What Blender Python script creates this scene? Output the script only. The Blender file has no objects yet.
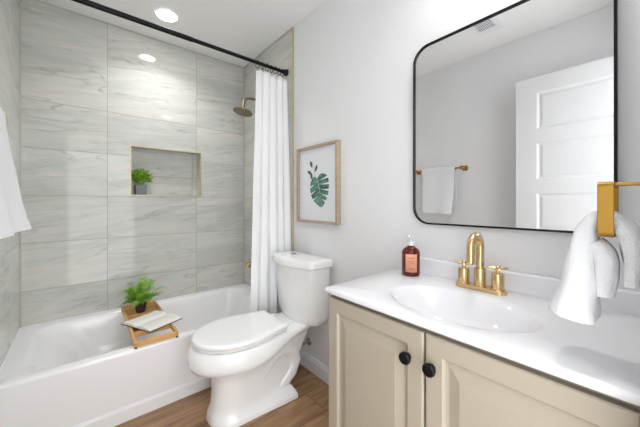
import bpy, bmesh, math, random
from mathutils import Vector, Matrix, noise

scene = bpy.context.scene
COL = scene.collection
PI = math.pi
R = math.radians
H = 2.49            # ceiling height
W = 1.524           # length of the tub alcove

# ------------------------------------------------------------------ camera
cam_d = bpy.data.cameras.new('camera')
cam_d.sensor_width = 36.0
cam_d.lens = 282.786 / 640 * 36.0
cam_d.shift_y = (203.0 - 213.5) / 640.0
cam_d.clip_start = 0.01
cam = bpy.data.objects.new('camera', cam_d)
cam.location = (-1.2225, -2.6032, 1.1644)
cam.rotation_euler = (R(90), 0, R(49.915 - 90))
COL.objects.link(cam)
scene.camera = cam

# ------------------------------------------------------------------ world: pale daylight of the adjoining room
world = bpy.data.worlds.new('world')
scene.world = world
world.use_nodes = True
bg = world.node_tree.nodes['Background']
bg.inputs['Color'].default_value = (0.955, 0.98, 1.0, 1)
bg.inputs['Strength'].default_value = 3.0

# ------------------------------------------------------------------ exposure
scene.view_settings.view_transform = 'Standard'
scene.view_settings.look = 'None'
scene.view_settings.exposure = 0.48
scene.view_settings.gamma = 1.0
scene.view_settings.use_curve_mapping = False

# ------------------------------------------------------------------ materials
def srgb(r, g, b):
    def f(c):
        c /= 255.0
        return c / 12.92 if c <= 0.04045 else ((c + 0.055) / 1.055) ** 2.4
    return (f(r), f(g), f(b), 1)

def mat(name, col, rough=0.5, metal=0.0, spec=0.5, bump=0.0, bscale=200, var=0.0, vscale=8, coat=0.0, stretch=None, sheen=0.0):
    m = bpy.data.materials.new(name); m.use_nodes = True
    nt = m.node_tree; p = nt.nodes['Principled BSDF']
    p.inputs['Base Color'].default_value = col
    p.inputs['Roughness'].default_value = rough
    p.inputs['Metallic'].default_value = metal
    p.inputs['Specular IOR Level'].default_value = spec
    p.inputs['Coat Weight'].default_value = coat
    p.inputs['Sheen Weight'].default_value = sheen
    tc = nt.nodes.new('ShaderNodeTexCoord')
    mp = nt.nodes.new('ShaderNodeMapping')
    nt.links.new(tc.outputs['Object'], mp.inputs['Vector'])
    if stretch: mp.inputs['Scale'].default_value = stretch
    n = nt.nodes.new('ShaderNodeTexNoise')
    n.inputs['Scale'].default_value = vscale; n.inputs['Detail'].default_value = 5
    nt.links.new(mp.outputs[0], n.inputs['Vector'])
    cr = nt.nodes.new('ShaderNodeValToRGB')
    cr.color_ramp.elements[0].position = 0.3; cr.color_ramp.elements[1].position = 0.7
    k0, k1 = 1 - var, 1 + var
    cr.color_ramp.elements[0].color = (col[0]*k0, col[1]*k0, col[2]*k0, 1)
    cr.color_ramp.elements[1].color = (min(1, col[0]*k1), min(1, col[1]*k1), min(1, col[2]*k1), 1)
    nt.links.new(n.outputs['Fac'], cr.inputs[0])
    nt.links.new(cr.outputs[0], p.inputs['Base Color'])
    if bump:
        n2 = nt.nodes.new('ShaderNodeTexNoise'); n2.inputs['Scale'].default_value = bscale
        n2.inputs['Detail'].default_value = 3
        nt.links.new(tc.outputs['Object'], n2.inputs['Vector'])
        b = nt.nodes.new('ShaderNodeBump'); b.inputs['Strength'].default_value = bump
        b.inputs['Distance'].default_value = 0.002
        nt.links.new(n2.outputs['Fac'], b.inputs['Height'])
        nt.links.new(b.outputs[0], p.inputs['Normal'])
    return m

M = {}
M['wall'] = mat('wall_paint', srgb(234, 234, 235), 0.55, bump=0.35, bscale=160, var=0.006)
M['ceiling'] = mat('ceiling_paint', srgb(247, 247, 246), 0.8, bump=0.15, bscale=160)
M['trim'] = mat('white_gloss_trim', srgb(238, 239, 242), 0.3)
M['door'] = mat('door_paint', srgb(218, 218, 219), 0.35)
M['tub'] = mat('tub_enamel', srgb(249, 249, 250), 0.12, coat=0.3)
M['china'] = mat('toilet_china', srgb(250, 250, 250), 0.08, coat=0.5)
M['seat'] = mat('seat_plastic', srgb(250, 250, 250), 0.2)
M['marble'] = mat('cultured_marble', srgb(236, 236, 239), 0.12, var=0.006, vscale=5, coat=0.3)
M['cabinet'] = mat('beige_cabinet_paint', srgb(170, 159, 142), 0.4, var=0.01)
M['gap'] = mat('dark_gap', srgb(52, 44, 34), 0.9)
M['black'] = mat('black_metal', srgb(7, 8, 9), 0.4, spec=0.25)
M['gold'] = mat('brushed_gold', srgb(172, 134, 62), 0.3, metal=1.0, var=0.05, vscale=60, stretch=(1, 1, 12))
M['faucetgold'] = mat('champagne_gold', srgb(220, 190, 142), 0.27, metal=1.0, var=0.04, vscale=50)
M['bronze'] = mat('brushed_bronze', srgb(158, 146, 122), 0.35, metal=1.0, var=0.05, vscale=60)
M['edge'] = mat('champagne_edge_trim', srgb(205, 192, 152), 0.4, metal=0.6)
M['chrome'] = mat('chrome', srgb(210, 210, 212), 0.1, metal=1.0)
M['terry'] = mat('white_terry', srgb(230, 230, 232), 0.95, bump=0.9, bscale=420, sheen=0.3)
M['curtain'] = mat('white_waffle_cloth', srgb(250, 250, 251), 0.9, bump=0.3, bscale=300, sheen=0.1)
M['frame'] = mat('washed_oak', srgb(180, 160, 138), 0.55, var=0.12, vscale=14, stretch=(1, 1, 6))
M['paper'] = mat('art_paper', srgb(228, 230, 233), 0.7)
M['leafart'] = mat('painted_green', srgb(86, 128, 112), 0.8, var=0.7, vscale=22)
M['leafart2'] = mat('painted_dark_green', srgb(72, 98, 84), 0.8, var=0.3, vscale=60)
M['bamboo'] = mat('bamboo', srgb(222, 172, 110), 0.45, var=0.14, vscale=14, stretch=(8, 1, 8))
M['pages'] = mat('book_pages', srgb(242, 240, 234), 0.8)
M['cover'] = mat('dark_cover', srgb(52, 42, 36), 0.6)
M['ink'] = mat('grey_print', srgb(222, 220, 213), 0.85)
M['pot'] = mat('dark_clay_pot', srgb(62, 46, 38), 0.6, var=0.1)
M['greypot'] = mat('grey_pot', srgb(138, 142, 148), 0.7, var=0.06)
M['soil'] = mat('soil', srgb(50, 38, 28), 0.95, var=0.2, vscale=90)
M['fern'] = mat('fern_green', srgb(130, 178, 52), 0.5, var=0.6, vscale=26)
M['bush'] = mat('bush_green', srgb(134, 184, 50), 0.5, var=0.65, vscale=38)
M['cap'] = mat('clear_plastic', srgb(226, 228, 230), 0.2)
M['label'] = mat('bottle_label', srgb(226, 158, 128), 0.6, var=0.02)
M['labelprint'] = mat('label_print', srgb(190, 112, 82), 0.7)
M['caulk'] = mat('caulk', srgb(190, 187, 174), 0.7)

def glass_amber():
    m = bpy.data.materials.new('amber_glass'); m.use_nodes = True
    p = m.node_tree.nodes['Principled BSDF']
    p.inputs['Base Color'].default_value = srgb(120, 44, 26)
    p.inputs['Roughness'].default_value = 0.08
    p.inputs['Transmission Weight'].default_value = 0.55
    p.inputs['IOR'].default_value = 1.4
    return m
M['amber'] = glass_amber()

def mirror_mat():
    m = bpy.data.materials.new('mirror_silver'); m.use_nodes = True
    p = m.node_tree.nodes['Principled BSDF']
    p.inputs['Base Color'].default_value = (0.84, 0.84, 0.84, 1)
    p.inputs['Metallic'].default_value = 1.0
    p.inputs['Roughness'].default_value = 0.0
    return m
M['mirror'] = mirror_mat()

def lamp_mat(strength):
    m = bpy.data.materials.new('lamp_glow'); m.use_nodes = True
    nt = m.node_tree; nt.nodes.clear()
    e = nt.nodes.new('ShaderNodeEmission'); e.inputs['Strength'].default_value = strength
    e.inputs['Color'].default_value = (1.0, 0.97, 0.93, 1)
    o = nt.nodes.new('ShaderNodeOutputMaterial'); nt.links.new(e.outputs[0], o.inputs[0])
    return m
M['glow'] = lamp_mat(30.0)

class NT:
    """tiny helper for chains of math nodes"""
    def __init__(s, nt): s.nt = nt
    def m(s, op, a, b=None, c=None):
        n = s.nt.nodes.new('ShaderNodeMath'); n.operation = op
        for i, v in enumerate((a, b, c)):
            if v is None: continue
            if isinstance(v, (int, float)): n.inputs[i].default_value = v
            else: s.nt.links.new(v, n.inputs[i])
        return n.outputs[0]

def tile_material(name, axis, vj, hj, flip=1.0):
    m = bpy.data.materials.new(name); m.use_nodes = True
    nt = m.node_tree; p = nt.nodes['Principled BSDF']; L = nt.links.new; q = NT(nt)
    tc = nt.nodes.new('ShaderNodeTexCoord'); sx = nt.nodes.new('ShaderNodeSeparateXYZ')
    L(tc.outputs['Object'], sx.inputs[0])
    u = sx.outputs[axis]; z = sx.outputs[2]
    cid = 0.0; dmin = 10.0
    for j in vj:
        cid = q.m('ADD', cid, q.m('GREATER_THAN', u, j))
        dmin = q.m('MINIMUM', dmin, q.m('ABSOLUTE', q.m('SUBTRACT', u, j)))
    rid = 0.0
    for j in hj:
        rid = q.m('ADD', rid, q.m('GREATER_THAN', z, j))
        dmin = q.m('MINIMUM', dmin, q.m('ABSOLUTE', q.m('SUBTRACT', z, j)))
    idn = q.m('ADD', q.m('MULTIPLY', cid, 3.7), q.m('MULTIPLY', rid, 7.3))
    # veins: coordinates sheared a little so they drift down to the right
    uz = q.m('ADD', z, q.m('MULTIPLY', u, -0.10 * flip))
    cmb = nt.nodes.new('ShaderNodeCombineXYZ')
    L(q.m('MULTIPLY', u, 0.85), cmb.inputs[0]); L(q.m('MULTIPLY', uz, 4.6), cmb.inputs[1]); L(idn, cmb.inputs[2])
    n1 = nt.nodes.new('ShaderNodeTexNoise'); n1.inputs['Scale'].default_value = 1.5
    n1.inputs['Detail'].default_value = 8; n1.inputs['Roughness'].default_value = 0.62; n1.inputs['Distortion'].default_value = 0.8
    L(cmb.outputs[0], n1.inputs['Vector'])
    r1 = nt.nodes.new('ShaderNodeValToRGB'); e = r1.color_ramp.elements
    e[0].position = 0.30; e[0].color = srgb(192, 193, 186)
    e[1].position = 0.70; e[1].color = srgb(222, 217, 208)
    k = e.new(0.5); k.color = srgb(211, 212, 208)
    L(n1.outputs['Fac'], r1.inputs[0])
    # thin veins = level lines of a second noise
    n2 = nt.nodes.new('ShaderNodeTexNoise'); n2.inputs['Scale'].default_value = 1.05
    n2.inputs['Detail'].default_value = 4; n2.inputs['Roughness'].default_value = 0.5; n2.inputs['Distortion'].default_value = 0.25
    off = nt.nodes.new('ShaderNodeVectorMath'); off.operation = 'ADD'; off.inputs[1].default_value = (3.1, 7.7, 1.3)
    L(cmb.outputs[0], off.inputs[0]); L(off.outputs[0], n2.inputs['Vector'])
    def line(level, wdt):
        d = q.m('ABSOLUTE', q.m('SUBTRACT', n2.outputs['Fac'], level))
        return q.m('MAXIMUM', q.m('SUBTRACT', 1.0, q.m('DIVIDE', d, wdt)), 0.0)
    vein = q.m('MAXIMUM', line(0.47, 0.010), q.m('MULTIPLY', line(0.56, 0.012), 0.8))
    vein = q.m('MAXIMUM', vein, q.m('MULTIPLY', line(0.38, 0.014), 0.6))
    # veins come and go
    n3 = nt.nodes.new('ShaderNodeTexNoise'); n3.inputs['Scale'].default_value = 2.4; n3.inputs['Detail'].default_value = 2
    L(cmb.outputs[0], n3.inputs['Vector'])
    msk = nt.nodes.new('ShaderNodeMapRange'); msk.inputs['From Min'].default_value = 0.40; msk.inputs['From Max'].default_value = 0.62
    L(n3.outputs['Fac'], msk.inputs['Value'])
    vein = q.m('MULTIPLY', vein, msk.outputs[0])
    mx = nt.nodes.new('ShaderNodeMix'); mx.data_type = 'RGBA'
    L(q.m('MULTIPLY', vein, 0.48), mx.inputs['Factor']); L(r1.outputs[0], mx.inputs[6]); mx.inputs[7].default_value = srgb(146, 146, 140)
    # fine horizontal streaks
    cm2 = nt.nodes.new('ShaderNodeCombineXYZ')
    L(q.m('MULTIPLY', u, 2.5), cm2.inputs[0]); L(q.m('MULTIPLY', uz, 26), cm2.inputs[1]); L(idn, cm2.inputs[2])
    n4 = nt.nodes.new('ShaderNodeTexNoise'); n4.inputs['Scale'].default_value = 1.6; n4.inputs['Detail'].default_value = 6
    n4.inputs['Distortion'].default_value = 0.4
    L(cm2.outputs[0], n4.inputs['Vector'])
    st = nt.nodes.new('ShaderNodeMapRange'); st.inputs['To Min'].default_value = 0.86; st.inputs['To Max'].default_value = 1.08
    L(n4.outputs['Fac'], st.inputs['Value'])
    # per-tile tone
    wn = nt.nodes.new('ShaderNodeTexWhiteNoise'); wn.noise_dimensions = '1D'; L(idn, wn.inputs['W'])
    tone = q.m('ADD', q.m('MULTIPLY', wn.outputs['Value'], 0.09), 0.945)
    sc = nt.nodes.new('ShaderNodeVectorMath'); sc.operation = 'SCALE'
    L(mx.outputs[2], sc.inputs[0]); L(q.m('MULTIPLY', st.outputs[0], tone), sc.inputs['Scale'])
    g = q.m('LESS_THAN', dmin, 0.0016)
    mg = nt.nodes.new('ShaderNodeMix'); mg.data_type = 'RGBA'
    L(g, mg.inputs['Factor']); L(sc.outputs[0], mg.inputs[6]); mg.inputs[7].default_value = srgb(166, 160, 142)
    p.inputs['Specular IOR Level'].default_value = 0.32
    L(mg.outputs[2], p.inputs['Base Color'])
    L(q.m('ADD', q.m('MULTIPLY', g, 0.6), 0.05), p.inputs['Roughness'])
    bp = nt.nodes.new('ShaderNodeBump'); bp.inputs['Strength'].default_value = 0.5; bp.inputs['Distance'].default_value = 0.001
    L(q.m('SUBTRACT', 1.0, g), bp.inputs['Height']); L(bp.outputs[0], p.inputs['Normal'])
    return m
HJ = [0.595, 0.905, 1.215, 1.5265, 1.8365]
M['tile_far'] = tile_material('marble_tile_far', 0, [-1.079, -0.452], HJ)
M['tile_side'] = tile_material('marble_tile_side', 1, [-0.32], HJ, -1.0)
M['tile_niche'] = tile_material('marble_tile_niche', 0, [-0.452], [1.39], 1.0)

def floor_material():
    m = bpy.data.materials.new('oak_planks'); m.use_nodes = True
    nt = m.node_tree; p = nt.nodes['Principled BSDF']; L = nt.links.new; q = NT(nt)
    tc = nt.nodes.new('ShaderNodeTexCoord'); sx = nt.nodes.new('ShaderNodeSeparateXYZ'); L(tc.outputs['Object'], sx.inputs[0])
    x, y = sx.outputs[0], sx.outputs[1]
    yr = q.m('DIVIDE', q.m('ADD', y, 10.05), 0.18)
    row = q.m('FLOOR', yr)
    xo = q.m('ADD', x, q.m('MULTIPLY', row, 0.437))
    cx = q.m('DIVIDE', q.m('ADD', xo, 20.0), 1.2); colm = q.m('FLOOR', cx)
    idn = q.m('ADD', q.m('MULTIPLY', row, 5.1), q.m('MULTIPLY', colm, 9.7))
    cmb = nt.nodes.new('ShaderNodeCombineXYZ')
    L(q.m('MULTIPLY', x, 1.6), cmb.inputs[0]); L(q.m('MULTIPLY', y, 13.0), cmb.inputs[1]); L(idn, cmb.inputs[2])
    n = nt.nodes.new('ShaderNodeTexNoise'); n.inputs['Scale'].default_value = 1.6; n.inputs['Detail'].default_value = 8
    n.inputs['Roughness'].default_value = 0.6; n.inputs['Distortion'].default_value = 1.0
    L(cmb.outputs[0], n.inputs['Vector'])
    r = nt.nodes.new('ShaderNodeValToRGB'); e = r.color_ramp.elements
    e[0].position = 0.28; e[0].color = srgb(104, 74, 50)
    e[1].position = 0.75; e[1].color = srgb(184, 149, 112)
    k = e.new(0.5); k.color = srgb(154, 118, 83)
    L(n.outputs['Fac'], r.inputs[0])
    wn = nt.nodes.new('ShaderNodeTexWhiteNoise'); wn.noise_dimensions = '1D'; L(idn, wn.inputs['W'])
    sc = nt.nodes.new('ShaderNodeVectorMath'); sc.operation = 'SCALE'
    L(r.outputs[0], sc.inputs[0]); L(q.m('ADD', q.m('MULTIPLY', wn.outputs['Value'], 0.22), 0.86), sc.inputs['Scale'])
    fy = q.m('FRACT', yr); gy = q.m('LESS_THAN', q.m('MINIMUM', fy, q.m('SUBTRACT', 1.0, fy)), 0.008)
    fx = q.m('FRACT', cx); gx = q.m('LESS_THAN', q.m('MINIMUM', fx, q.m('SUBTRACT', 1.0, fx)), 0.0015)
    g = q.m('MAXIMUM', gy, gx)
    mg = nt.nodes.new('ShaderNodeMix'); mg.data_type = 'RGBA'
    L(g, mg.inputs['Factor']); L(sc.outputs[0], mg.inputs[6]); mg.inputs[7].default_value = srgb(84, 58, 38)
    L(mg.outputs[2], p.inputs['Base Color']); p.inputs['Roughness'].default_value = 0.38
    return m
M['floor'] = floor_material()

# ------------------------------------------------------------------ mesh helpers
def add_box(bm, x0, x1, y0, y1, z0, z1, bev=0.0, seg=2):
    t = bmesh.new()
    vs = [t.verts.new(p) for p in ((x0,y0,z0),(x1,y0,z0),(x1,y1,z0),(x0,y1,z0),(x0,y0,z1),(x1,y0,z1),(x1,y1,z1),(x0,y1,z1))]
    for f in ((0,3,2,1),(4,5,6,7),(0,1,5,4),(1,2,6,5),(2,3,7,6),(3,0,4,7)): t.faces.new([vs[i] for i in f])
    if bev: bmesh.ops.bevel(t, geom=t.edges[:], offset=bev, segments=seg, affect='EDGES', profile=0.6)
    merge(bm, t)
def merge(bm, t, mtx=None):
    if mtx is not None: t.transform(mtx)
    me = bpy.data.meshes.new('tmp'); t.to_mesh(me); t.free(); bm.from_mesh(me); bpy.data.meshes.remove(me)
def box(*a, **k):
    bm = bmesh.new(); add_box(bm, *a, **k); return bm
def loft(bm, loops, cap0=True, cap1=True, closed=True):
    rows = [[bm.verts.new(p) for p in l] for l in loops]
    n = len(loops[0]); rng = range(n) if closed else range(n - 1)
    for a, b in zip(rows, rows[1:]):
        for i in rng:
            j = (i + 1) % n
            bm.faces.new((a[i], a[j], b[j], b[i]))
    if cap0: bm.faces.new(list(reversed(rows[0])))
    if cap1: bm.faces.new(rows[-1])
    return rows
def circ(c, r, n, ax='z', ph=0.0):
    out = []
    for i in range(n):
        a = ph + 2 * PI * i / n; s, t = r * math.cos(a), r * math.sin(a)
        out.append({'z': (c[0]+s, c[1]+t, c[2]), 'x': (c[0], c[1]+s, c[2]+t), 'y': (c[0]+s, c[1], c[2]+t)}[ax])
    return out
def lathe(bm, c, prof, n=24, ax='z'):
    loops = []
    for r, h in prof:
        cc = {'z': (c[0], c[1], c[2]+h), 'x': (c[0]+h, c[1], c[2]), 'y': (c[0], c[1]+h, c[2])}[ax]
        loops.append(circ(cc, max(r, 1e-5), n, ax))
    loft(bm, loops)
def tube(bm, pts, r, n=12, closed=False):
    pts = [Vector(p) for p in pts]; m = len(pts)
    rs = r if isinstance(r, (list, tuple)) else [r] * m
    loops = []; up = None
    for i, p in enumerate(pts):
        a = pts[(i-1) % m] if (closed or i > 0) else p
        b = pts[(i+1) % m] if (closed or i < m-1) else p
        t = (b - a).normalized()
        if up is None: up = Vector((0,0,1)) if abs(t.z) < 0.9 else Vector((0,1,0))
        s = t.cross(up).normalized(); up = s.cross(t).normalized()
        loops.append([tuple(p + s*rs[i]*math.cos(2*PI*k/n) + up*rs[i]*math.sin(2*PI*k/n)) for k in range(n)])
    if closed:
        loops.append(loops[0]); loft(bm, loops, False, False)
        bmesh.ops.remove_doubles(bm, verts=bm.verts[:], dist=1e-6)
    else: loft(bm, loops)
def rrect(cx, cy, hx, hy, r, n=6):
    out = []
    for k, (sx, sy) in enumerate(((1,1),(-1,1),(-1,-1),(1,-1))):
        for i in range(n+1):
            a = PI/2*k + PI/2*i/n
            out.append((cx + sx*(hx-r) + r*math.cos(a), cy + sy*(hy-r) + r*math.sin(a)))
    return out
def link(name, bm, m, parent=None, smooth=True, angle=40, bevel=0, subsurf=0, loc=None):
    me = bpy.data.meshes.new(name)
    bmesh.ops.recalc_face_normals(bm, faces=bm.faces[:])
    if loc is not None: bm.transform(Matrix.Translation(-Vector(loc)))
    bm.to_mesh(me); bm.free()
    for mm in (m if isinstance(m, (list, tuple)) else [m]): me.materials.append(mm)
    o = bpy.data.objects.new(name, me); COL.objects.link(o)
    if loc is not None: o.location = loc
    if smooth:
        for p in me.polygons: p.use_smooth = True
        try: me.set_sharp_from_angle(angle=R(angle))
        except Exception: pass
    if bevel:
        b = o.modifiers.new('bevel', 'BEVEL'); b.width = bevel; b.segments = 3; b.limit_method = 'ANGLE'; b.angle_limit = R(40)
        b.harden_normals = False
    if subsurf:
        s = o.modifiers.new('sub', 'SUBSURF'); s.levels = subsurf; s.render_levels = subsurf
    if parent is not None:
        o.parent = parent
        # thing empties are never rotated; keep world position
        off = Vector((0,0,0)); q = parent
        while q is not None: off += q.location; q = q.parent
        o.location = (Vector(loc) if loc is not None else Vector((0,0,0))) - off
    return o
def tag(o, label, cat, group=None, kind=None):
    o['label'] = label; o['category'] = cat
    if group: o['group'] = group
    if kind: o['kind'] = kind
    return o
def thing(name, label, cat, loc, group=None):
    o = bpy.data.objects.new(name, None); o.empty_display_size = 0.05
    COL.objects.link(o); o.location = loc
    return tag(o, label, cat, group)
def struct(name, bm, m, **k):
    o = link(name, bm, m, **k); o['kind'] = 'structure'; return o

# ------------------------------------------------------------------ the room
struct('floor', box(-W-0.15, 0.12, -2.74, 0.12, -0.05, 0.0), M['floor'], smooth=False)
struct('ceiling', box(-W-0.15, 0.12, -2.72, 0.14, H, H+0.06), M['ceiling'], smooth=False)
struct('wall_right', box(0.0, 0.12, -2.72, 0.14, 0, H), M['wall'], smooth=False)
struct('wall_left', box(-W-0.12, -W-0.008, -2.72, 0.14, 0, H), M['wall'], smooth=False)
bm = bmesh.new()
add_box(bm, -0.575, 0.0, -2.72, -2.60, 0, H)
add_box(bm, -W-0.008, -0.575, -2.72, -2.60, 2.13, H)
add_box(bm, -W-0.008, -1.40, -2.72, -2.60, 0, 2.13)
struct('wall_front', bm, M['wall'], smooth=False)
# far wall with the niche opening
NX0, NX1, NZ0, NZ1, ND = -0.940, -0.412, 1.222, 1.610, 0.13
bm = bmesh.new()
add_box(bm, -W, NX0, 0, 0.14, 0, H); add_box(bm, NX1, 0.0, 0, 0.14, 0, H)
add_box(bm, NX0, NX1, 0, 0.14, 0, NZ0); add_box(bm, NX0, NX1, 0, 0.14, NZ1, H)
struct('wall_far', bm, M['tile_far'], smooth=False)
bm = bmesh.new(); add_box(bm, NX0-.005, NX1+.005, ND, ND+0.02, NZ0-.005, NZ1+.005)
struct('wall_niche_back', bm, M['tile_niche'], smooth=False)
struct('wall_tub_right', box(-0.006, 0.0, -0.833, 0.0, 0.0, H), M['tile_side'], smooth=False)
struct('wall_tub_left', box(-W-0.008, -W, -0.833, 0.0, 0.0, H), M['tile_side'], smooth=False)
struct('trim_1', box(-0.011, 0.0, -0.845, -0.833, 0.0, H), M['edge'], smooth=False)
struct('trim_2', box(-W-0.008, -W+0.004, -0.845, -0.833, 0.0, H), M['edge'], smooth=False)
bm = bmesh.new(); w = 0.007
add_box(bm, NX0, NX0+w, -0.003, 0.02, NZ0, NZ1); add_box(bm, NX1-w, NX1, -0.003, 0.02, NZ0, NZ1)
add_box(bm, NX0+w, NX1-w, -0.003, 0.02, NZ0, NZ0+w); add_box(bm, NX0+w, NX1-w, -0.003, 0.02, NZ1-w, NZ1)
struct('trim_3', bm, M['edge'], smooth=False)
bm = bmesh.new()
add_box(bm, -W, -0.006, -0.006, 0, H-0.008, H); add_box(bm, -W, -W+0.006, -0.833, -0.006, H-0.008, H)
add_box(bm, -0.012, -0.006, -0.833, -0.006, H-0.008, H)
add_box(bm, -W, -W+0.005, -0.005, 0, 0.37, H-0.008); add_box(bm, -0.011, -0.006, -0.005, 0, 0.37, H-0.008)
struct('trim_4', bm, M['caulk'], smooth=False)
bm = bmesh.new()
for a_ in ((-W-0.0005, -W+0.006, -0.780, -0.006), (-0.013, -0.0055, -0.780, -0.006), (-W+0.006, -0.013, -0.0115, 0.0005)):
    add_box(bm, *a_, 0.3665, 0.3735)
struct('trim_6', bm, mat('white_caulk', srgb(240, 240, 240), 0.5), smooth=False)
def baseboard(name, y0, y1, xs, sgn):
    bm = bmesh.new()
    prof = [(0, 0), (0.014, 0), (0.014, 0.072), (0.011, 0.080), (0.008, 0.086), (0.006, 0.098), (0, 0.10)]
    loft(bm, [[(xs + sgn*p[0], y, p[1]) for p in prof] for y in (y0, y1)])
    struct(name, bm, M['trim'], smooth=False)
baseboard('baseboard_right', -1.805, -0.846, 0.0, -1)
baseboard('baseboard_left', -2.60, -0.846, -W-0.008, 1)
# door jamb lining
bm = bmesh.new(); add_box(bm, -0.595, -0.575, -2.72, -2.602, 0, 2.13)
struct('trim_5', bm, M['trim'], smooth=False)

# open door leaf, folded back beside the left wall
dx0, dx1, dy0, dy1 = -1.395, -1.36, -2.585, -1.912
bm = bmesh.new(); D = 0.008
st = 0.130
pz = [(0.20, 0.497), (0.598, 0.866), (0.967, 1.235), (1.336, 1.603), (1.704, 1.970)]
add_box(bm, dx0+D, dx1-D, dy0+0.02, dy1-0.02, 0.03, 2.06)
for xa, xb in ((dx1-D, dx1), (dx0, dx0+D)):
    add_box(bm, xa, xb, dy0, dy0+st, 0.012, 2.085); add_box(bm, xa, xb, dy1-st, dy1, 0.012, 2.085)
    zz = [0.012] + [v for p in pz for v in p] + [2.085]
    for a, b in zip(zz[0::2], zz[1::2]): add_box(bm, xa, xb, dy0+st, dy1-st, a, b)
add_box(bm, dx0+D, dx1-D, dy0, dy0+0.02, 0.012, 2.085); add_box(bm, dx0+D, dx1-D, dy1-0.02, dy1, 0.012, 2.085)
add_box(bm, dx0+D, dx1-D, dy0+0.02, dy1-0.02, 2.06, 2.085); add_box(bm, dx0+D, dx1-D, dy0+0.02, dy1-0.02, 0.012, 0.03)
for a, b in pz:      # bevelled sticking around each panel and a slightly raised field
    y0, y1 = dy0+st, dy1-st
    def rl(i, x): return [(x, y0+i, a+i), (x, y1-i, a+i), (x, y1-i, b-i), (x, y0+i, b-i)]
    loft(bm, [rl(-0.001, dx1-0.0002), rl(0.012, dx1-D+0.0004), rl(0.020, dx1-D+0.0004), rl(0.034, dx1-0.0035)], False, True)
door = struct('door_1', bm, M['door'], smooth=False)
bm = bmesh.new(); lathe(bm, (dx1, -1.985, 0.915), [(0.028, 0.0), (0.028, 0.004), (0.010, 0.006), (0.010, 0.012), (0.022, 0.015), (0.024, 0.022), (0.018, 0.028), (0, 0.030)], 20, 'x')
h_ = link('door_handle', bm, M['gold'], door)

# ------------------------------------------------------------------ recessed ceiling lamps
def can_light(x, y, r, label, power):
    t = thing('recessed_light', label, 'ceiling light', (x, y, H), 'recessed ceiling lights')
    bm = bmesh.new()
    loft(bm, [circ((x, y, H-0.0005), r+0.010, 40), circ((x, y, H-0.006), r+0.007, 40), circ((x, y, H-0.006), r+0.001, 40), circ((x, y, H-0.0025), r, 40)], False, False)
    link('trim_ring', bm, M['trim'], t)
    bm = bmesh.new(); lathe(bm, (x, y, H-0.0045), [(r, 0.003), (r, 0.0)], 40)
    link('lens', bm, M['glow'], t, smooth=False)
    l = bpy.data.lights.new('recessed_lamp', 'AREA'); l.shape = 'DISK'; l.size = 2*r; l.energy = power; l.spread = R(125)
    l.color = (1.0, 0.998, 0.995)
    lo = bpy.data.objects.new('recessed_lamp', l); COL.objects.link(lo); lo.parent = t; lo.location = (0, 0, -0.012)
can_light(-0.765, -0.381, 0.064, 'round recessed ceiling light glowing above the bathtub', 2.9)
can_light(-0.225, -2.25, 0.064, 'round recessed ceiling light above the vanity, seen only as a glare on the tile', 1.4)

# ceiling vent seen in the mirror
t = thing('ceiling_vent', 'white slotted ceiling vent seen in the top of the mirror', 'vent', (-1.10, -1.78, H))
bm = bmesh.new(); vx0, vx1, vy0, vy1 = -1.235, -0.965, -1.868, -1.692
add_box(bm, vx0, vx1, vy0, vy0+0.03, H-0.008, H-0.0005); add_box(bm, vx0, vx1, vy1-0.03, vy1, H-0.008, H-0.0005)
add_box(bm, vx0, vx0+0.06, vy0+0.03, vy1-0.03, H-0.008, H-0.0005); add_box(bm, vx1-0.06, vx1, vy0+0.03, vy1-0.03, H-0.008, H-0.0005)
link('grille_frame', bm, M['trim'], t, smooth=False)
bm = bmesh.new()
for i in range(9):
    y = vy0+0.037+i*0.0128; add_box(bm, vx0+0.06, vx1-0.06, y-0.003, y+0.003, H-0.007, H-0.001)
link('slats', bm, M['trim'], t, smooth=False)
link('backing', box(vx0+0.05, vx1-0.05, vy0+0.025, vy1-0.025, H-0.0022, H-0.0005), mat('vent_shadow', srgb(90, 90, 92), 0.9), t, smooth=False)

# ------------------------------------------------------------------ bathtub
TZ = 0.37
t = thing('bathtub', 'white alcove bathtub with a flat apron below the tiled wall', 'bathtub', (-0.76, -0.39, 0))
bm = bmesh.new()
def srect(x0, x1, y0, y1, z, r, n=10):
    return [(x, y, z) for x, y in rrect((x0+x1)/2, (y0+y1)/2, (x1-x0)/2, (y1-y0)/2, r, n)]
X0, X1, Y0, Y1 = -W+0.001, -0.008, -0.782, -0.0065
loops = [srect(X0, X1, Y0+0.010, Y1, 0.075, 0.004), srect(X0, X1, Y0+0.002, Y1, TZ-0.02, 0.004), srect(X0+.001, X1-.001, Y0+0.002, Y1-.001, TZ-0.008, 0.005),
         srect(X0+.004, X1-.004, Y0+0.009, Y1-.004, TZ, 0.006),
         srect(X0+0.070, X1-0.055, Y0+0.062, Y1-0.035, TZ-0.001, 0.13), srect(X0+0.082, X1-0.065, Y0+0.070, Y1-0.042, TZ-0.004, 0.13),
         srect(X0+0.098, X1-0.074, Y0+0.078, Y1-0.050, TZ-0.014, 0.13), srect(X0+0.15, X1-0.085, Y0+0.086, Y1-0.058, TZ-0.05, 0.13),
         srect(X0+0.27, X1-0.12, Y0+0.105, Y1-0.078, 0.19, 0.12), srect(X0+0.31, X1-0.15, Y0+0.125, Y1-0.098, 0.10, 0.11),
         srect(X0+0.36, X1-0.19, Y0+0.165, Y1-0.135, 0.075, 0.10), srect(X0+0.42, X1-0.25, Y0+0.22, Y1-0.19, 0.070, 0.08)]
loft(bm, loops, True, True)
link('basin', bm, M['tub'], t, angle=60)
bm = bmesh.new()
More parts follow.
